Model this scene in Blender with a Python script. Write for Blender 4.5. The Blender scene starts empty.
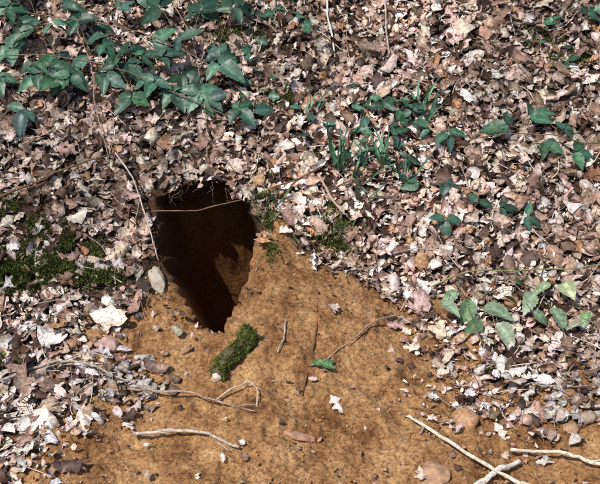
import bpy, math, numpy as np
from mathutils import Vector
rng=np.random.RandomState(7); T=rng.rand(256,256)*2-1
def vn(x,y,s=0):
    x=np.asarray(x,float)+s*17.3;y=np.asarray(y,float)+s*31.7
    xi=np.floor(x).astype(int);yi=np.floor(y).astype(int);fx=x-xi;fy=y-yi
    fx=fx*fx*(3-2*fx);fy=fy*fy*(3-2*fy)
    a=T[xi&255,yi&255];b=T[(xi+1)&255,yi&255];c=T[xi&255,(yi+1)&255];d=T[(xi+1)&255,(yi+1)&255]
    return (a*(1-fx)+b*fx)*(1-fy)+(c*(1-fx)+d*fx)*fy
def sp(t,w): return 0.5*(t+np.sqrt(t*t+w))
def sst(a,b,x):
    t=np.clip((x-a)/(b-a),0,1); return t*t*(3-2*t)
def H(x,y):
    z=0.25*y+0.47*sp(y,.03)-0.5*sp(y-1.9,.3)-0.2*sp(y-6,1.)+0.25*sp(-(y+1.6),.2)
    z=z+0.05*vn(x*1.1,y*1.1,1)+0.018*vn(x*3.7,y*3.7,2)+0.007*vn(x*11,y*11,3)
    z=z+0.06*np.exp(-((x+.02)/.35)**2-((y+.22)/.22)**2)+0.05*np.exp(-((x+.10)/.07)**2-((y-.08)/.16)**2)
    return z
def sdf(px,py,poly):
    px=np.asarray(px,float);py=np.asarray(py,float)
    d=np.full(px.shape,1e9);inside=np.zeros(px.shape,bool);n=len(poly)
    for i in range(n):
        ax,ay=poly[i];bx,by=poly[(i+1)%n]
        ex,ey=bx-ax,by-ay
        t=np.clip(((px-ax)*ex+(py-ay)*ey)/(ex*ex+ey*ey),0,1)
        d=np.minimum(d,np.hypot(px-ax-t*ex,py-ay-t*ey))
        c=((ay>py)!=(by>py))&(px<(bx-ax)*(py-ay)/(by-ay+1e-12)+ax)
        inside^=c
    return np.where(inside,-d,d)
HOLE=[(-.485,.297),(-.410,.352),(-.33,.367),(-.244,.347),(-.170,.290),(-.138,.19),(-.155,.07),(-.185,-.04),(-.208,-.15),(-.232,-.215),(-.27,-.225),(-.325,-.14),(-.395,-.01),(-.463,.12),(-.492,.225)]
SAND=[(-.455,-.18),(-.44,-.03),(-.30,.10),(-.12,.12),(-.05,.2),(.13,.085),(.28,.01),(.40,-.16),(.35,-.48),(.61,-.53),(.84,-.485),(1.1,-.5),(1.3,-1.3),(-.62,-1.3),(-.62,-.8),(-.51,-.63),(-.45,-.48),(-.535,-.29)]
def holed(x,y): return sdf(x,y,HOLE)+0.014*vn(x*22,y*22,5)+.008*vn(x*55,y*55,16)
def sandd(x,y): return sdf(x,y,SAND)+0.07*vn(x*5,y*5,6)+0.035*vn(x*16,y*16,7)
def low(y): return sst(.02,-.2,y)
def sandm(x,y):
    d=sandd(x,y);return 1-sst(-.03,.05,d-.16*low(y))
def leafden(x,y):
    d=sandd(x,y);l=low(y);w1=-.05*(1-l)-.12*l;w2=.05*(1-l)+.15*l
    t=np.clip((d-w1)/(w2-w1),0,1);return t*t*(3-2*t)
MOSSP=[(-.865,-.04,.09,.05,5500),(-.80,.03,.10,.06,6500),(-.74,.09,.08,.05,4000),(-.63,-.03,.09,.035,3500),(-.93,.16,.09,.05,3000),(-.92,-.02,.06,.06,3500),(-.10,.15,.022,.08,1300),(-.14,.30,.04,.05,900),(.134,.18,.07,.05,2200),(-.09,.686,.10,.035,2500),(-.25,.90,.1,.05,1500),(1.04,.84,.1,.04,1200),(.95,.92,.1,.03,1000),(-.33,.62,.07,.03,900),(-.86,-.35,.05,.03,300),(-.80,-.72,.08,.03,1500),(.1,.24,.04,.03,500)]

# ---------- materials ----------
def mat(name):
    m=bpy.data.materials.new(name);m.use_nodes=True;nt=m.node_tree
    return m,nt,nt.nodes['Principled BSDF']
def N(nt,t,**k):
    n=nt.nodes.new(t)
    for a,b in k.items(): setattr(n,a,b)
    return n
def noise(nt,scale,detail=4,rough=.6,vec=None):
    n=N(nt,'ShaderNodeTexNoise');n.inputs['Scale'].default_value=scale;n.inputs['Detail'].default_value=detail;n.inputs['Roughness'].default_value=rough
    if vec: nt.links.new(vec,n.inputs['Vector'])
    return n
def ramp(nt,stops,fac):
    r=N(nt,'ShaderNodeValToRGB');e=r.color_ramp.elements
    while len(e)<len(stops): e.new(.5)
    for i,(p,c) in enumerate(stops): e[i].position=p;e[i].color=(*c,1)
    nt.links.new(fac,r.inputs['Fac']);return r
def mixc(nt,fac,a,b,mode='MIX'):
    m=N(nt,'ShaderNodeMix',data_type='RGBA',blend_type=mode)
    if hasattr(fac,'node'): nt.links.new(fac,m.inputs[0])
    else: m.inputs[0].default_value=fac
    for v,i in ((a,6),(b,7)):
        if isinstance(v,tuple): m.inputs[i].default_value=(*v,1)
        else: nt.links.new(v,m.inputs[i])
    return m.outputs[2]
def attr(nt,name):
    a=N(nt,'ShaderNodeAttribute');a.attribute_name=name;return a

msoil,nt,bs=mat('soil_material')
tc=N(nt,'ShaderNodeTexCoord').outputs['Object']
a=attr(nt,'masks');sep=N(nt,'ShaderNodeSeparateColor');nt.links.new(a.outputs['Color'],sep.inputs[0])
n1=noise(nt,8,4,.75,tc);n2=noise(nt,90,4,.75,tc)
sandc=ramp(nt,[(.33,(.17,.082,.035)),(.48,(.345,.182,.079)),(.66,(.50,.30,.145))],n1.outputs['Fac']).outputs[0]
gr=ramp(nt,[(.32,(.36,.31,.28)),(.5,(.98,.97,.95)),(.68,(1.45,1.43,1.40))],n2.outputs['Fac']).outputs[0]
sandc=mixc(nt,1.0,sandc,gr,'MULTIPLY')
hum=ramp(nt,[(.35,(.02,.012,.009)),(.65,(.09,.055,.038))],n2.outputs['Fac']).outputs[0]
col=mixc(nt,sep.outputs[0],hum,sandc)
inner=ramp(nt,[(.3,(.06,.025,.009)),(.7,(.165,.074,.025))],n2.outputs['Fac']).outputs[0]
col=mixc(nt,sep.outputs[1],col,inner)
v=N(nt,'ShaderNodeTexVoronoi');v.inputs['Scale'].default_value=22;nt.links.new(tc,v.inputs['Vector'])
far=ramp(nt,[(0,(.10,.05,.03)),(.4,(.30,.19,.13)),(1,(.45,.32,.25))],v.outputs['Color']).outputs[0]
col=mixc(nt,sep.outputs[2],col,far)
nt.links.new(col,bs.inputs['Base Color']);bs.inputs['Roughness'].default_value=.95;bs.inputs['Specular IOR Level'].default_value=.1
b1=N(nt,'ShaderNodeBump');b1.inputs['Strength'].default_value=1;b1.inputs['Distance'].default_value=.010;nt.links.new(n2.outputs['Fac'],b1.inputs['Height'])
nt.links.new(b1.outputs[0],bs.inputs['Normal'])

def vmat(name,rough=.6,spec=.4,scale=60,lo=.7,hi=1.25,trans=0,bump=.002,det=2):
    m,nt,bs=mat(name);a=attr(nt,'col');tc=N(nt,'ShaderNodeTexCoord').outputs['Object']
    n=noise(nt,scale,det,.65,tc);g=ramp(nt,[(.3,(lo,)*3),(.7,(hi,)*3)],n.outputs['Fac']).outputs[0]
    c=mixc(nt,1.0,a.outputs['Color'],g,'MULTIPLY')
    nt.links.new(c,bs.inputs['Base Color']);bs.inputs['Roughness'].default_value=rough;bs.inputs['Specular IOR Level'].default_value=spec
    if bump:
        b=N(nt,'ShaderNodeBump');b.inputs['Strength'].default_value=.7;b.inputs['Distance'].default_value=bump;nt.links.new(n.outputs['Fac'],b.inputs['Height']);nt.links.new(b.outputs[0],bs.inputs['Normal'])
    return m
mlitter=vmat('dead_leaf_material',.6,.35,100,.45,1.35,0,0)
mgreen=vmat('green_leaf_material',.45,.4,70,.6,1.35,0,0)
mstick=vmat('bark_material',.8,.25,120,.45,1.35,0,.002,3)
mstone=vmat('stone_material',.85,.25,70,.7,1.25,0,.002,3)
mmoss=vmat('moss_material',.9,.1,50,.5,1.4,0,0)

def build(name,V,F,col,m,smooth=True,extra=None):
    me=bpy.data.meshes.new(name);V=np.asarray(V,np.float32);F=np.asarray(F,np.int32)
    me.vertices.add(len(V));me.vertices.foreach_set('co',V.ravel())
    k=F.shape[1];me.loops.add(F.size);me.loops.foreach_set('vertex_index',F.ravel())
    me.polygons.add(len(F));me.polygons.foreach_set('loop_start',np.arange(0,F.size,k,dtype=np.int32));me.polygons.foreach_set('loop_total',np.full(len(F),k,np.int32))
    me.update(calc_edges=True);me.validate()
    me.polygons.foreach_set('use_smooth',np.full(len(me.polygons),smooth))
    an='masks' if extra else 'col'
    ca=me.color_attributes.new(an,'FLOAT_COLOR','POINT')
    C4=np.ones((len(V),4),np.float32);C4[:,:3]=col;ca.data.foreach_set('color',C4.ravel())
    me.materials.append(m);o=bpy.data.objects.new(name,me);bpy.context.scene.collection.objects.link(o);return o
class MB:
    def __init__(s): s.V=[];s.F=[];s.C=[];s.n=0
    def add(s,V,F,C):
        V=np.asarray(V,float).reshape(-1,3);s.V.append(V);s.F.append(np.asarray(F)+s.n);s.n+=len(V)
        s.C.append(np.broadcast_to(np.asarray(C,float),V.shape))
    def out(s,name,m,smooth=True):
        return build(name,np.concatenate(s.V),np.concatenate(s.F),np.concatenate(s.C),m,smooth)

# ---------- ground ----------
def axis(a,b,st,far,g=1.07):
    c=list(np.arange(a,b+1e-9,st));s=st;p=c[-1];R=[]
    while p<far: s*=g;p+=s;R.append(p)
    s=st;p=c[0];Lf=[]
    while p>-far: s*=g;p-=s;Lf.append(p)
    return np.array(Lf[::-1]+c+R)
xs=axis(-1.25,1.25,.005,40);ys=axis(-.95,1.3,.005,40)
X,Y=np.meshgrid(xs,ys);nx,ny=len(xs),len(ys)
x=X.ravel();y=Y.ravel();z=H(x,y)
sm=sandm(x,y);hd=holed(x,y)
clod=np.maximum(0,vn(x*45,y*45,9)-.2)
z=z+sm*(.010*vn(x*20,y*20,8)+.016*clod+.005*vn(x*80,y*80,14))+(1-sm)*.01*vn(x*30,y*30,10)
z=z-.030*(1-sst(-.02,.08,hd))*sst(.30,.15,y)
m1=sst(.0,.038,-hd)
wob=.02*vn(x*9,y*9,11)+.008*vn(x*40,y*40,12)
lowr=sst(.36,-.04,y-.45*(x+.3))
dep=m1*(.24+wob+.42*lowr)
xx=x+dep*.06;yy=y+dep*(.95-.20*lowr);zz=z-dep*(.30+.38*lowr)
idx=np.arange(nx*ny).reshape(ny,nx)
F=np.stack([idx[:-1,:-1],idx[:-1,1:],idx[1:,1:],idx[1:,:-1]],-1).reshape(-1,4)
farm=sst(2.5,4.5,np.hypot(x,y))
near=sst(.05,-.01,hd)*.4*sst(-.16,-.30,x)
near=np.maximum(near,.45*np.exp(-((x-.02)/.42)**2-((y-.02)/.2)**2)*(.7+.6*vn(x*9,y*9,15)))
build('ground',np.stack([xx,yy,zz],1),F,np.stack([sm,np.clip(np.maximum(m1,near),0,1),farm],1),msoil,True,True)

def nrm(x,y,e=.02):
    gx=(H(x+e,y)-H(x-e,y))/(2*e);gy=(H(x,y+e)-H(x,y-e))/(2*e)
    n=np.stack([-gx,-gy,np.ones_like(gx)],-1);return n/np.linalg.norm(n,axis=-1)[...,None]

# ---------- leaf litter ----------
def leaves(n,xy,size,kinds,lift,tilt,cols,NL=8,NA=5,seed=1,curl=1.0):
    R=np.random.RandomState(seed)
    t=np.linspace(0,1,NL);s=np.linspace(-1,1,NA)
    W=[.27*np.sin(np.pi*t)**.6*(1+.38*np.cos(2*np.pi*3.5*t)),.30*np.sin(np.pi*t)**.8,.17*np.sin(np.pi*t)**.6,.36*np.sin(np.pi*t)**.5]
    W=np.array(W)
    k=R.choice(4,n,p=kinds);w=W[k]*R.uniform(.7,1.2,(n,1))
    w=w*(1+R.uniform(-.22,.22,(n,NL)))+.012
    L=size*np.exp(R.normal(0,.28,n)).clip(.5,1.7)
    U=(t[None,:,None]-.5)*np.ones((n,1,NA));Vv=w[:,:,None]*s[None,None,:]
    kc=R.normal(0,3.0,n)[:,None,None]*curl;kl=R.normal(0,1.7,n)[:,None,None]*curl
    kc=np.where(abs(kc)<.2,.2,kc);kl=np.where(abs(kl)<.2,.2,kl)
    yv=np.sin(kc*Vv)/kc;zv=(1-np.cos(kc*Vv))/kc
    xu=np.sin(kl*U)/kl;zu=(1-np.cos(kl*U))/kl
    tw=R.normal(0,.9,n)[:,None,None]*U
    yy=yv*np.cos(tw)-zv*np.sin(tw);z2=yv*np.sin(tw)+zv*np.cos(tw)+zu
    z2=z2+R.normal(0,.03,(n,NL,NA))*(.3+abs(s)[None,None,:])
    P=np.stack([xu*np.ones_like(yy),yy,z2],-1)*L[:,None,None,None]
    nn=nrm(xy[:,0],xy[:,1]);nn=nn+R.normal(0,1,(n,3))*tilt;nn/=np.linalg.norm(nn,axis=1,keepdims=True)
    a=R.normal(0,1,(n,3));a-=nn*(a*nn).sum(1,keepdims=True);a/=np.linalg.norm(a,axis=1,keepdims=True)
    b=np.cross(nn,a)
    o=np.stack([xy[:,0],xy[:,1],H(xy[:,0],xy[:,1])+lift(R,n)],1)
    Wd=o[:,None,None,:]+P[...,0:1]*a[:,None,None,:]+P[...,1:2]*b[:,None,None,:]+P[...,2:3]*nn[:,None,None,:]
    g=H(Wd[...,0],Wd[...,1])+.002
    lo=(Wd[...,2]-g).min(axis=(1,2));Wd[...,2]+=np.maximum(0,-lo*.75)[:,None,None]
    c=cols(R,n,xy)[:,None,None,:]*np.ones((n,NL,NA,1))
    mid=np.where(abs(s)<.1,1.2,1.0)[None,None,:,None];edge=(1-.25*abs(s)**2)[None,None,:,None]
    c=c*mid*edge*(1+R.normal(0,.10,(n,NL,NA,1)))
    i=np.arange(NL*NA).reshape(NL,NA);f=np.stack([i[:-1,:-1],i[:-1,1:],i[1:,1:],i[1:,:-1]],-1).reshape(-1,4)
    Fc=(f[None]+(np.arange(n)*NL*NA)[:,None,None]).reshape(-1,4)
    return Wd.reshape(-1,3),Fc,np.clip(c,0,.9).reshape(-1,3)
PAL=np.array([(.74,.60,.52),(.57,.42,.335),(.39,.25,.185),(.23,.135,.095),(.08,.043,.032),(.62,.54,.52),(.44,.24,.13)])
def cols(R,n,xy):
    x,y=xy[:,0],xy[:,1]
    g=sst(-.15,-.45,y)
    pu=np.array([.19,.24,.20,.15,.13,.05,.04]);pl=np.array([.23,.18,.14,.11,.10,.21,.03])
    u=R.rand(n);p=pu[None]*(1-g[:,None])+pl[None]*g[:,None];cp=np.cumsum(p,1)/p.sum(1,keepdims=True)
    k=(u[:,None]>cp).sum(1).clip(0,6)
    c=PAL[k]*R.uniform(.75,1.2,(n,1))*(1+R.normal(0,.04,(n,3)))
    tone_shade=1+.3*vn(x*2.5,y*2.5,20)+.2*vn(x*7,y*7,23)
    tone_shade*=1-.30*np.exp(-((x+.85)/.35)**2-((y-.25)/.3)**2)-.4*np.exp(-((x-1.1)/.3)**2-((y-1.05)/.2)**2)  # tree shade painted into the leaf colour, at left and far upper right
    return c*tone_shade[:,None]
def sample(n,x0,x1,y0,y1,dens,seed):
    R=np.random.RandomState(seed);x=R.uniform(x0,x1,n);y=R.uniform(y0,y1,n)
    k=R.rand(n)<dens(x,y);return np.stack([x[k],y[k]],1)
def mossden(x,y):
    d=np.zeros_like(x)
    for mx,my,rx,ry,c in MOSSP[:6]: d=np.maximum(d,np.exp(-((x-mx)/rx/1.2)**2-((y-my)/ry/1.2)**2))
    return d
def hm(x,y): return (holed(x,y)>(.014-.026*sst(.2,.3,y)))&(np.hypot(x+.46,y-.02)>.06)
def dl0(x,y):
    d=leafden(x,y)
    d=d*(1-.5*low(y)*sst(0,.2,vn(x*7,y*7,21)))*(1-.8*mossden(x,y))*(1-.35*sst(-.35,-.6,y))
    return d*hm(x,y)
def dl(x,y): return dl0(x,y)+.005*(holed(x,y)>.06)
def dfrag(x,y):
    return ((leafden(x,y)*.9*(1-.7*mossden(x,y))+.035)*hm(x,y))
allV=[];allF=[];allC=[];off=0
def acc(r):
    global off
    allV.append(r[0]);allF.append(r[1]+off);allC.append(r[2]);off+=len(r[0])
KN=[.42,.28,.15,.15]
p=sample(15000,-1.4,1.4,-1.05,1.45,dl,3)
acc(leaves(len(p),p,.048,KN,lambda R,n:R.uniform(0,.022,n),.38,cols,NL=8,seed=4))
p=sample(900,-1.45,1.45,-1.1,1.5,dl0,13)
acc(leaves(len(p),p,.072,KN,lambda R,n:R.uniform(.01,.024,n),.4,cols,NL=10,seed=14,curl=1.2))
p=sample(18000,-1.4,1.4,-1.05,1.45,dfrag,5)
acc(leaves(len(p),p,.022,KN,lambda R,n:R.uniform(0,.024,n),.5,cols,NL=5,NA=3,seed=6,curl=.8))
p=sample(7000,-1.2,1.2,-1.1,.2,lambda x,y:(.10+.6*leafden(x,y))*(holed(x,y)>.015),25)
acc(leaves(len(p),p,.011,[.2,.2,.4,.2],lambda R,n:R.uniform(0,.003,n),.3,lambda R,n,xy:cols(R,n,xy)*.6,NL=4,NA=3,seed=26,curl=.8))
p=sample(7000,-4.5,4.5,-3.5,4.5,lambda x,y:1.0*((abs(x)>1.35)|(y>1.4)|(y<-1.4)),8)
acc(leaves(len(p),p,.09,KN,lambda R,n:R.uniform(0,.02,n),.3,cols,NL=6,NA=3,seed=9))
p=np.array([(.388,-.04),(.62,.68),(.64,.66),(.456,.48),(.66,-.39),(.70,-.40),(-.54,-.595),(.372,-.475),(1.0,.41),(1.02,.77),(.85,.275),(.34,-.07),(-.73,-.63),(-.735,-.285),(.63,-.36),(-.60,-.42)])
acc(leaves(len(p),p,.062,[.2,.3,.1,.4],lambda R,n:np.full(n,.028),.3,lambda R,n,xy:np.array([(.78,.70,.64)])*R.uniform(.85,1.05,(n,1)),seed=12,curl=.8))
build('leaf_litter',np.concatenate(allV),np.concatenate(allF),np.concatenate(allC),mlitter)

# ---------- tubes ----------
def catm(P,n=8):
    P=np.asarray(P,float);Q=np.vstack([2*P[0]-P[1],P,2*P[-1]-P[-2]]);o=[]
    for i in range(1,len(Q)-2):
        for t in np.linspace(0,1,n,endpoint=False):
            a,b,c,d=Q[i-1:i+3];o.append(.5*((2*b)+(c-a)*t+(2*a-5*b+4*c-d)*t*t+(3*b-3*c+d-a)*t**3))
    o.append(P[-1]);return np.array(o)
def tube(mb,P,r0,r1,col,R,sides=7,jit=.12,wob=.0,n=8):
    Q=catm(P,n);m=len(Q)
    if wob: Q=Q+np.cumsum(R.normal(0,wob,(m,3)),0)*np.sin(np.linspace(0,np.pi,m))[:,None]
    tg=np.gradient(Q,axis=0);tg/=np.linalg.norm(tg,axis=1,keepdims=True)+1e-9
    up=np.array([.13,.21,.97]);a=np.cross(tg,up);a/=np.linalg.norm(a,axis=1,keepdims=True)+1e-9;b=np.cross(tg,a)
    r=np.linspace(r0,r1,m)*(1+R.normal(0,jit,m));r=np.concatenate([[r[0]*.55],r,[r[-1]*.45]])
    e0=Q[0]-tg[0]*r0*.35;e1=Q[-1]+tg[-1]*r1*.35
    Q=np.vstack([e0,Q,e1]);a=np.vstack([a[0],a,a[-1]]);b=np.vstack([b[0],b,b[-1]]);m+=2
    th=np.arange(sides)*2*np.pi/sides
    V=Q[:,None]+(a[:,None]*np.cos(th)[None,:,None]+b[:,None]*np.sin(th)[None,:,None])*r[:,None,None]*(1+R.normal(0,jit*.5,(m,sides,1)))
    V=V.reshape(-1,3);i=np.arange(m*sides).reshape(m,sides);j=np.roll(i,-1,1)
    F=np.stack([i[:-1],j[:-1],j[1:],i[1:]],-1).reshape(-1,4)
    caps=[]
    for ring in (0,m-1):
        o=ring*sides
        for q in range(1,sides-2,2): caps.append((o,o+q,o+q+1,o+q+2))
    F=np.vstack([F,np.array(caps)]) if caps else F
    c=np.asarray(col)[None]*(1+R.normal(0,.1,(len(V),1)))
    mb.add(V,F,c)
R=np.random.RandomState(33)
def g3(p,h):
    p=np.asarray(p,float);return np.column_stack([p[:,0],p[:,1],H(p[:,0],p[:,1])+np.asarray(h)])
PALE=(.66,.56,.44);GREY=(.40,.34,.30);BR=(.16,.09,.05);GRN=(.17,.2,.07);RED=(.20,.09,.05)
def stick(name,pts,h,r0,r1,c,wob=.0015,twigs=0):
    mb=MB();P=g3(pts,h);tube(mb,P,r0,r1,c,R,wob=wob,sides=8)
    for i in range(twigs):
        k=R.randint(0,len(P)-1);t=R.rand();b=P[k]*(1-t)+P[k+1]*t;d=(P[k+1]-P[k])+R.normal(0,.04,3);d=d/np.linalg.norm(d)*R.uniform(.03,.07)
        d[2]=abs(d[2])*.5+.01;tube(mb,[b,b+d*.5+R.normal(0,.003,3),b+d],r1*.6,r1*.3,c,R,sides=6)
    mb.out(name,mstick)
stick('fallen_stick',[(.30,-.55),(.44,-.67),(.60,-.81)],[.02,.03,.045],.0042,.006,PALE,.0025,1)
stick('fallen_stick',[(.42,-.80),(.50,-.735),(.582,-.68)],[.012,.02,.02],.009,.0065,(.70,.64,.56),.003)
stick('fallen_stick',[(.565,-.645),(.697,-.67),(.83,-.715)],[.02,.03,.02],.0042,.0055,PALE,.003,1)
stick('fallen_stick',[(.305,-.165),(.225,-.235),(.087,-.37),(.029,-.40)],[.03,.03,.02,.008],.003,.002,(.34,.24,.18),.003,3)
stick('exposed_root',[(.055,-.09),(.035,-.285),(.005,-.49)],[.008,.014,.008],.004,.0025,RED,.003)
stick('fallen_stick',[(-.237,-.53),(-.153,-.49),(-.118,-.56)],[.01,.022,.008],.0028,.002,(.5,.4,.3),.003)
stick('fallen_stick',[(-.447,-.625),(-.297,-.63),(-.16,-.69)],[.025,.03,.01],.0050,.003,(.5,.42,.35),.003,1)
stick('fallen_stick',[(-.485,-.465),(-.277,-.53),(-.123,-.58)],[.02,.03,.015],.0035,.002,(.36,.27,.21),.004,3)
stick('fallen_stick',[(-.85,-.465),(-.69,-.405),(-.485,-.45)],[.03,.035,.03],.004,.003,GREY,.004,3)
stick('fallen_stick',[(-.042,-.245),(-.064,-.36)],[.012,.006],.003,.002,GREY,.003)
stick('fallen_stick',[(.062,.347),(.15,.215)],[.05,.05],.0045,.004,(.45,.33,.25),.002)
stick('fallen_stick',[(-.101,.293),(.069,.37)],[.04,.05],.003,.003,BR,.003,2)
stick('fallen_stick',[(.101,.293),(.291,.347)],[.05,.05],.0035,.003,BR,.003,2)
stick('fallen_stick',[(-.64,.40),(-.557,.293),(-.495,.15),(-.46,.06)],[.05,.06,.05,.02],.003,.0022,(.45,.37,.31),.002)
stick('fallen_stick',[(.098,1.12),(.115,.955),(.131,.82)],[.05,.05,.04],.004,.0035,(.66,.6,.56),.002)
stick('fallen_stick',[(-.585,1.15),(-.577,.915)],[.08,.05],.004,.003,(.6,.5,.45),.002)
stick('fallen_stick',[(.33,1.04),(.337,.83)],[.05,.04],.004,.003,GREY,.002)
stick('fallen_stick',[(-1.0,.185),(-.81,.293),(-.64,.40)],[.05,.05,.05],.004,.003,BR,.003,2)
stick('fallen_stick',[(-.507,.25),(-.355,.262),(-.187,.30)],[.0,-.005,.0],.0022,.0018,(.22,.13,.09),.002)
mb=MB()
for i in range(14):
    x0=R.uniform(-.47,-.17);y0=.315+.04*math.sin((x0+.48)/.31*3.14)+R.uniform(-.02,.01);z0=float(H(np.array(x0),np.array(y0)))+R.uniform(-.005,.015);l=R.uniform(.02,.06)
    tube(mb,[(x0,y0,z0),(x0+R.normal(0,.012),y0-.02,z0-l*.5),(x0+R.normal(0,.02),y0-.02+R.normal(0,.01),z0-l)],.0013,.0006,(.12,.075,.05),R,sides=6,wob=.002)
mb.out('hanging_roots',mstick)
mb=MB()
p=sample(2300,-1.3,1.3,-1.0,1.4,lambda x,y:((leafden(x,y))*(.45+.45*low(y))+.025)*(holed(x,y)>.02),40)
for a in p:
    th=R.uniform(0,np.pi);l=R.uniform(.03,.14);d=np.array([math.cos(th),math.sin(th)])*l/2
    q=np.array([a-d,a+R.normal(0,.006,2),a+d]);c=[BR,GREY,(.3,.2,.14),PALE,(.07,.045,.03)][R.choice(5,p=[.25,.25,.18,.16,.16])]
    if (holed(q[:,0],q[:,1])<.0).any(): continue
    r=R.uniform(.0007,.0022);tube(mb,g3(q,(.022+R.uniform(-.006,.02,3))*float(leafden(a[0],a[1])*.9+.1)),r,r*.6,c,R,sides=6,n=4)
mb.out('twigs',mstick)

# ---------- stones ----------
def ico(sub):
    import bmesh
    bm=bmesh.new();bmesh.ops.create_icosphere(bm,subdivisions=sub,radius=1);v=np.array([q.co for q in bm.verts]);f=np.array([[w.index for w in q.verts] for q in bm.faces]);bm.free();return v,f
I3=ico(4);I1=ico(1)
def stone(name,x,y,s,c,seed,sink=.3,rot=0):
    v,f=I3;v=v.copy();sd=seed*3.1
    v*= (1+.22*vn(v[:,0]*1.3+sd,v[:,1]*1.3+v[:,2]*1.1,30)+.12*vn(v[:,0]*3+sd,v[:,1]*3-v[:,2]*3,31)+.04*vn(v[:,0]*8+sd,v[:,1]*8-v[:,2]*8,33))[:,None]
    v=v*np.array(s);cr,sr=math.cos(rot),math.sin(rot)
    v=np.stack([v[:,0]*cr-v[:,1]*sr,v[:,0]*sr+v[:,1]*cr,v[:,2]],1)
    n=nrm(np.array(x),np.array(y));v[:,2]-=(v[:,0]*n[0]+v[:,1]*n[1])/n[2]
    v+=np.array([x,y,float(H(np.array(x),np.array(y)))+s[2]*(1-sink)])
    cc=np.array(c)[None]*(1+.25*vn(v[:,0]*60,v[:,1]*60,32))[:,None];mb=MB();mb.add(v,f,cc);mb.out(name,mstone)
stone('stone',-.57,-.295,(.034,.026,.02),(.42,.27,.23),1)
stone('stone',.35,-.735,(.042,.033,.014),(.38,.23,.14),2,.3,.3)
stone('stone',0,-.63,(.042,.012,.008),(.38,.21,.14),3,.2)
stone('stone',.80,-.53,(.022,.018,.013),(.32,.24,.18),4)
stone('stone',.745,-.56,(.022,.017,.013),(.34,.21,.12),5)
stone('stone',-.333,-.32,(.020,.011,.011),(.32,.18,.11),6,.2,.5)
stone('stone',-.357,-.465,(.017,.014,.011),(.14,.09,.07),7)
stone('stone',-.458,.0,(.022,.045,.020),(.38,.32,.26),12,.45,.5)
v,f=I1;p=sample(14000,-1.2,1.3,-1.1,.3,lambda x,y:sandm(x,y)*.6*(holed(x,y)>.03),50);n=len(p)
s=np.exp(R.normal(-6.35,.48,n)).clip(.0007,.007)
VV=v[None]*(s[:,None,None]*R.uniform(.6,1.2,(n,1,3)))*(1+R.normal(0,.15,(n,len(v),1)))
VV[...,2]*=.75;VV+=np.stack([p[:,0],p[:,1],H(p[:,0],p[:,1])+.004],1)[:,None]
base=np.array([(.37,.20,.09),(.29,.155,.067),(.45,.275,.135),(.42,.30,.19),(.14,.07,.035)])[R.choice(5,n,p=[.43,.30,.14,.01,.12])]
build('gravel',VV.reshape(-1,3),(f[None]+(np.arange(n)*len(v))[:,None,None]).reshape(-1,3),np.repeat(base,len(v),0),mstone,False)

# ---------- mossy log ----------
root=bpy.data.objects.new('mossy_log',None);bpy.context.scene.collection.objects.link(root)
mb=MB();A=g3([(-.232,-.450)],.016)[0];B=g3([(-.150,-.315)],.014)[0]
tube(mb,[A,A*.6+B*.4+np.array([-.008,0,.008]),A*.3+B*.7+np.array([.008,0,.0]),B],.020,.022,(.10,.085,.04),R,sides=16,jit=.05)
o=mb.out('log',mstick);o.parent=root
d=(B-A)/np.linalg.norm(B-A);a_=np.cross(d,[0,0,1]);a_/=np.linalg.norm(a_);b_=np.cross(d,a_)
V=[A-d*.020];C_=[(.72,.62,.48)]
for k in range(1,5):
    for j in range(20):
        th=j*2*np.pi/20;V.append(A-d*(.020-.004*k*(k>2))+ (a_*np.cos(th)+b_*np.sin(th))*.018*k/4*(1+R.normal(0,.07)));C_.append((.72,.62,.48) if k%2 else (.55,.43,.32))
tri=[(0,1+j,1+(j+1)%20) for j in range(20)];qd=[(1+(k-1)*20+j,1+k*20+j,1+k*20+(j+1)%20,1+(k-1)*20+(j+1)%20) for k in range(1,4) for j in range(20)]
tri+= [(q[0],q[1],q[2]) for q in qd]+[(q[0],q[2],q[3]) for q in qd]
mb=MB();mb.add(V,tri,C_);o=mb.out('cut_end',mstick);o.parent=root
def mosstufts(P,Nn,l,R,base=(.07,.11,.02)):
    n=len(P);d=Nn+R.normal(0,.55,(n,3));d/=np.linalg.norm(d,axis=1,keepdims=True);s=np.cross(d,R.normal(0,1,(n,3)));s/=np.linalg.norm(s,axis=1,keepdims=True)
    l=l*R.uniform(.5,1.3,(n,1));w=l*.16
    V=np.stack([P-s*w,P+s*w,P+d*l*.6+s*w*.9,P+d*l],1)
    F=np.arange(4*n).reshape(n,4);c=np.array(base)[None]*R.uniform(.4,1.7,(n,1))*np.array([1,1,1]);c=c+R.rand(n,1)*np.array([.03,.025,0])
    return V.reshape(-1,3),F,np.repeat(c,4,0)
n=12000;t=R.uniform(-.02,1.05,n);th=R.uniform(-.7,np.pi+.7,n);Pc=A+(B-A)*t[:,None]+np.array([1,0,0])*(.008*np.sin((t-.5)*6.28))[:,None];nn=-a_*np.cos(th)[:,None]*1+np.array([0,0,1])*np.sin(th)[:,None]
Pm=Pc+nn*(.021+.006*vn(t*9,th*3,46)+.004*vn(t*25,th*8,47))[:,None];k=(vn(t*8,th*3,48)+.72>0)
cc=mosstufts(Pm[k],nn[k],.008,R,(.080,.10,.025));mb=MB();mb.add(*cc);o=mb.out('moss',mmoss,False);o.parent=root
mb=MB()
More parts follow.
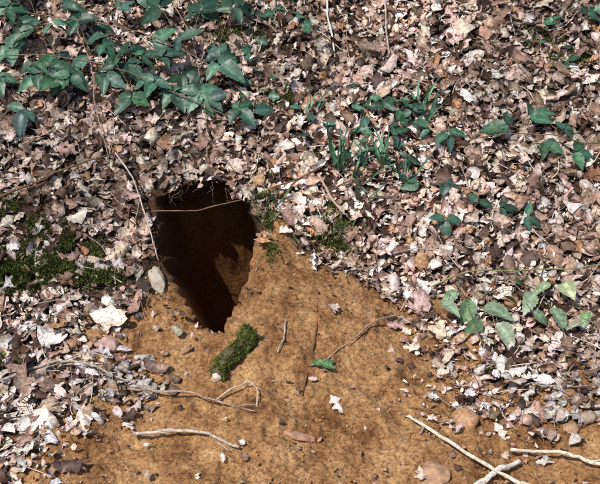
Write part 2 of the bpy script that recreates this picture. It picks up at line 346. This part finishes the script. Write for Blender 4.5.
for (mx,my,rx,ry,cnt) in MOSSP:
    px=R.normal(mx,rx*.6,cnt);py=R.normal(my,ry*.7,cnt);k=(vn(px*25,py*25,60)>-.3)&(holed(px,py)>-.01);px=px[k];py=py[k]
    lift=.014*(1-sandm(px,py))+.014*abs(vn(px*20,py*20,61))
    P_=np.stack([px,py,H(px,py)+lift],1);mb.add(*mosstufts(P_,nrm(px,py),.012,R,(.065,.085,.025)))
mb.out('moss',mmoss,False)

# ---------- green leaves ----------
def gleaf(mb,base,d,up,L,W,col,R,NL=15,serr=.06,fold=.25,droop=.5,kind='ov',stripe=.04):
    d=np.array(d,float);d/=np.linalg.norm(d);up=np.array(up,float);up-=d*up.dot(d);up/=np.linalg.norm(up);s=np.cross(up,d)
    t=np.linspace(0,1,NL)
    if kind=='ov': w=np.sin(np.pi*t**.75)**.8*(1-.25*t)*1.12
    elif kind=='blade': w=(np.minimum(1,t*5+.5))*(1-t**3)
    else: w=np.sin(np.pi*t)**.5*(1+.3*np.cos(t*np.pi*4))
    w=w*W/2*(1+serr*np.where(np.arange(NL)%2,1,-1)*(t>.05)*(t<.97))+.0004
    c=np.array([-1,-.5,0,.5,1.])
    bend=R.normal(0,.10)*L*t**2
    zb=-droop*L*.5*t**2
    V=base+d*(L*t)[:,None,None]+s*(w[:,None]*c+bend[:,None])[...,None]+up*(zb[:,None]+fold*w[:,None]*abs(c))[...,None]
    V=V+up*(R.normal(0,.016*L,(NL,5))*(abs(c)))[...,None]
    i=np.arange(NL*5).reshape(NL,5);F=np.stack([i[:-1,:-1],i[:-1,1:],i[1:,1:],i[1:,:-1]],-1).reshape(-1,4)
    C=np.array(col)[None,None]*np.where(abs(c)<.1,1.5,1.0)[None,:,None]*(1+stripe*np.where(np.arange(NL)%2,1,-1))[:,None,None]*(1+R.normal(0,.12,(NL,5,1)))
    mb.add(V.reshape(-1,3),F,np.clip(C,0,.8).reshape(-1,3))
DG=(.018,.048,.028);MG=(.036,.085,.052);BG=(.06,.14,.05);PG=(.17,.23,.14)
def compound(mb,x,y,h,ang,L,col,R,k=3,stem=(.16,.14,.06)):
    base=g3([(x,y)],h)[0];up0=nrm(np.array(x),np.array(y))+np.array([0,-.35,.3])+R.normal(0,.25,3)
    g=g3([(x-math.cos(ang)*L*.9,y-math.sin(ang)*L*.5)],h*.3)[0]
    tube(mb,[g,(g+base)/2+np.array([0,0,.01]),base],.0014,.001,stem,R,sides=6,n=4)
    for j in range(k):
        a=ang+(0,1.15,-1.15,2.1,-2.1)[j]+R.normal(0,.2);sl=R.normal(-.1,.25)
        d=np.array([math.cos(a),math.sin(a)*.8,math.sin(a)*.45+sl])
        ll=L*(1 if j==0 else .8)*R.uniform(.75,1.15);cc=np.array(col)*R.uniform(.6,1.5)*(1+R.normal(0,.08,3))
        off=d/np.linalg.norm(d)*(.012 if j==0 else .003)
        gleaf(mb,base+off,d,up0+R.normal(0,.35,3),ll,ll*R.uniform(.5,.68),cc,R,droop=R.uniform(.2,.9),fold=R.uniform(.1,.4))
def cane(mb,pts,h,r=.0028,c=(.13,.08,.05)):
    P=g3(pts,h);tube(mb,P,r,r*.7,c,R,wob=.002,sides=6)
    Q=catm(P,10)
    for q in Q[::2]:
        dd=R.normal(0,1,3);dd/=np.linalg.norm(dd);tube(mb,[q,q+dd*.004,q+dd*.008],.0012,.0003,c,R,sides=4,n=2)
R=np.random.RandomState(71)
mb=MB()
cane(mb,[(-1.25,.70),(-.95,.70),(-.65,.66),(-.45,.60),(-.2,.52)],[.05,.10,.10,.09,.05])
cane(mb,[(-1.2,.95),(-.9,.86),(-.6,.80),(-.3,.70),(-.12,.55)],[.05,.11,.12,.09,.04])
cane(mb,[(-.6,1.1),(-.5,.95),(-.40,.80),(-.34,.56),(-.32,.38)],[.10,.12,.10,.07,.03],.0022,(.3,.22,.16))
cane(mb,[(-.85,.85),(-.77,.71),(-.73,.555),(-.67,.42)],[.10,.09,.06,.02],.0022,(.3,.2,.16))
nodes=[(-.74,.67,-.3),(-.64,.70,-1.2),(-.51,.62,-1.6),(-.42,.69,-.6),(-.30,.70,-.2),(-.22,.54,-.2),(-.56,.80,.4),(-.88,.75,2.8),(-.98,.79,2.5),(-.94,.60,-2.4),(-1.05,.76,3.),(-.84,.84,1.8),(-.9,.93,1.),(-1.08,.88,2.),(-.25,.90,.3),(-.68,.91,1.),(-1.02,.95,2.),(-.76,.78,1.6),(-.80,.60,-2.),(-1.07,.62,-2.5),(-.46,.78,-.2),(-.60,.60,-2.),(-.98,.68,-1.5),(-.8,1.0,1.),(-.62,1.03,.5),(-.69,.62,-.8),(-.58,.70,.3),(-.36,.62,-.9),(-.49,.70,.8),(-.9,.66,-.6),(-.82,.69,1.),(-.70,.80,2.2),(-.93,.83,-.5),(-1.1,.95,2.),(-.87,1.02,1.),(-.52,.90,2.),(-.4,.95,1.),(-.33,.60,.5),(-.17,.56,.6),(-.98,.52,-2.2),(-.73,.74,-.9),(-.62,.75,.9),(-.55,.66,-.5),(-.67,.66,2.4),(-.44,.62,-1.2),(-.86,.60,-1.3),(-1.03,.86,-1.),(-.78,.88,.2),(-.30,.78,.8)]
for (a,b,th) in nodes: compound(mb,a+R.normal(0,.01),b,R.uniform(.06,.13),th+R.normal(0,.4),R.uniform(.075,.108),(DG,MG,MG,(.06,.12,.085))[R.randint(4)],R,3+2*(R.rand()<.3))
mb.out('bramble_bush',mgreen)
mb=MB()
cane(mb,[(1.25,.45),(1.0,.45),(.85,.50),(.72,.52),(.5,.48)],[.04,.07,.09,.08,.03])
for (a,b,th) in [(.745,.53,2.9),(.86,.47,-1.),(.955,.42,-.3),(.82,.56,.3),(1.08,.46,0),(.52,.50,-1.),(.46,.50,2.5),(.40,.55,2.0),(.93,.50,.9)]: compound(mb,a,b,R.uniform(.06,.09),th,R.uniform(.075,.095),MG,R,3)
mb.out('bramble_bush',mgreen)
mb=MB()
for (a,b,th) in [(.50,.32,-.5),(.41,.32,2.5),(.483,.19,-1.6),(.674,.24,0),(.755,.21,-.3),(.25,.60,1.),(.355,.53,2.),(1.1,.95,1),(.98,.97,2.),(.38,.42,-2),(.30,.62,.5),(1.0,.80,-1),(.60,.25,1.),(.33,.48,.3),(.24,.52,2.)]: compound(mb,a,b,R.uniform(.03,.06),th,R.uniform(.055,.075),DG if R.rand()<.4 else MG,R,3)
mb.out('bramble_seedlings',mgreen)
mb=MB()
cane(mb,[(.406,-.035),(.52,.01),(.63,.02),(.8,.02),(1.0,.04),(1.2,.05)],[.03,.05,.05,.06,.05,.03],.003,(.24,.22,.10))
cane(mb,[(.496,-.03),(.54,-.2),(.58,-.37)],[.05,.06,.02],.002,(.2,.13,.08))
cane(mb,[(.56,.0),(.585,-.12),(.60,-.265)],[.05,.06,.05],.002,(.22,.16,.1))
up=np.array([-.1,-.6,.8])
for (a,b,th,L,c) in [(.44,-.13,-1.2,.065,PG),(.53,-.12,-2.,.08,(.11,.18,.09)),(.57,-.13,-.9,.085,PG),(.60,-.20,-1.0,.08,(.24,.28,.19)),(.73,-.10,-2.2,.07,PG),(.77,-.15,-1.0,.085,(.15,.21,.13)),(.83,-.04,-1.4,.07,(.24,.27,.15)),(.89,-.13,-1.9,.06,(.10,.17,.07)),(.79,-.05,-2.8,.065,(.18,.23,.13)),(.63,-.11,.3,.05,(.08,.15,.06)),(.97,-.10,-.5,.07,(.06,.12,.05)),(.68,-.04,-1.,.045,(.10,.16,.08)),(.94,-.20,-.9,.055,(.07,.13,.05)),(.49,-.09,-2.6,.05,(.12,.19,.10)),(.86,-.19,-2.4,.055,(.22,.25,.16)),(.55,-.19,-2.2,.06,(.10,.16,.08)),(.71,-.18,-.4,.055,(.12,.18,.1))]:
    L*=1.12
    bs_=g3([(a,b)],R.uniform(.04,.075))[0];gleaf(mb,bs_,(math.cos(th),math.sin(th)*.8,-.35+R.normal(0,.25)),up+R.normal(0,.4,3),L,L*R.uniform(.55,.75),np.array(c)*R.uniform(.8,1.2),R,serr=.09,fold=R.uniform(.12,.4),droop=R.uniform(.3,1.0))
    tube(mb,[bs_,bs_+np.array([R.normal(0,.02),.04,.01]),bs_+np.array([R.normal(0,.03),.09,-.03])],.001,.001,(.2,.2,.1),R,sides=6,n=4)
mb.out('bramble_bush',mgreen)
mb=MB()
for th in (2.6,.3,-.6,1.6): 
    bs_=g3([(.065,-.40)],.02)[0];gleaf(mb,bs_,(math.cos(th),math.sin(th)*.7,.15),(0,-.5,.9),.036,.022,BG,R)
tube(mb,g3([(.062,-.405),(.065,-.40)],[-.005,.02]),.001,.001,BG,R,sides=6)
mb.out('seedling',mgreen)
def tuft(name,x,y,k,L,w,c,spread=.5):
    mb=MB();b=g3([(x,y)],.005)[0]
    for i in range(k):
        a=R.uniform(0,2*np.pi);d=np.array([math.cos(a)*spread,math.sin(a)*spread-.1,1.0])
        gleaf(mb,b+R.normal(0,.014,3)*np.array([1,1,.2]),d,np.array([math.cos(a)*-.6,math.sin(a)*-.6-.6,.5]),L*R.uniform(.5,1.25),w*R.uniform(.7,1.2),np.array(c)*R.uniform(.6,1.4),R,NL=10,serr=0,fold=.25,droop=R.uniform(-.8,.8),kind='blade')
    mb.out(name,mgreen)
TL=(.075,.165,.095)
tuft('bluebell_plant',.14,.40,12,.19,.012,TL,.5);tuft('bluebell_plant',.20,.36,9,.13,.010,TL,.7);tuft('bluebell_plant',.28,.42,9,.14,.011,TL,.6)
tuft('bluebell_plant',.44,.60,8,.17,.011,TL,.4);tuft('bluebell_plant',.36,.36,9,.12,.011,MG,.9);tuft('bluebell_plant',.05,.62,6,.10,.009,TL);tuft('bluebell_plant',.24,.30,7,.10,.009,MG,.8)
tuft('grass_tuft',.13,.19,12,.08,.004,(.06,.12,.03));tuft('grass_tuft',-.08,.26,10,.09,.004,(.06,.12,.03),.8);tuft('grass_tuft',-.84,.0,10,.07,.004,(.05,.1,.03),.8)
tuft('grass_tuft',.02,.14,6,.07,.003,(.10,.13,.05),.9);tuft('grass_tuft',-.12,.2,8,.07,.003,(.08,.12,.04),.9)
mb=MB()
for i in range(56):
    cx,cy=[(-.12,.93),(-.02,.97),(.32,.60),(.95,.93),(-.2,.80),(.22,.46),(-.15,.70),(.05,.5)][i%8];a=cx+R.normal(0,.06);b=cy+R.normal(0,.045);th=R.uniform(0,6.28)
    gleaf(mb,g3([(a,b)],.04)[0],(math.cos(th),math.sin(th),.2),nrm(np.array(a),np.array(b))+R.normal(0,.3,3),.042,.036,np.array(MG)*R.uniform(.6,1.8),R,kind='iv',serr=.05,droop=.3)
mb.out('ivy',mgreen)

# ---------- light ----------
sd=Vector((-.42,-.55,.85)).normalized()
w=bpy.data.worlds.new('World');bpy.context.scene.world=w;w.use_nodes=True;nt=w.node_tree
sk=nt.nodes.new('ShaderNodeTexSky');sk.sky_type='NISHITA';sk.sun_disc=False;sk.sun_elevation=math.asin(sd.z);sk.sun_rotation=math.atan2(sd.x,sd.y)
nt.links.new(sk.outputs[0],nt.nodes['Background'].inputs[0]);nt.nodes['Background'].inputs[1].default_value=.12
l=bpy.data.lights.new('sun','SUN');l.energy=4.6;l.angle=math.radians(.6);l.color=(1,.95,.88)
lo=bpy.data.objects.new('sun',l);bpy.context.scene.collection.objects.link(lo);lo.rotation_euler=sd.to_track_quat('Z','Y').to_euler();lo.location=sd*10
cam=bpy.data.cameras.new('camera');co=bpy.data.objects.new('camera',cam);bpy.context.scene.collection.objects.link(co)
co.location=(0,-2.9,1.35);co.rotation_euler=(Vector((0,.15,.1))-co.location).to_track_quat('-Z','Y').to_euler()
cam.sensor_width=36;cam.lens=59.68;cam.clip_end=300;cam.clip_start=.05
bpy.context.scene.camera=co
s=bpy.context.scene;s.view_settings.view_transform='Standard';s.view_settings.look='None';s.view_settings.exposure=0
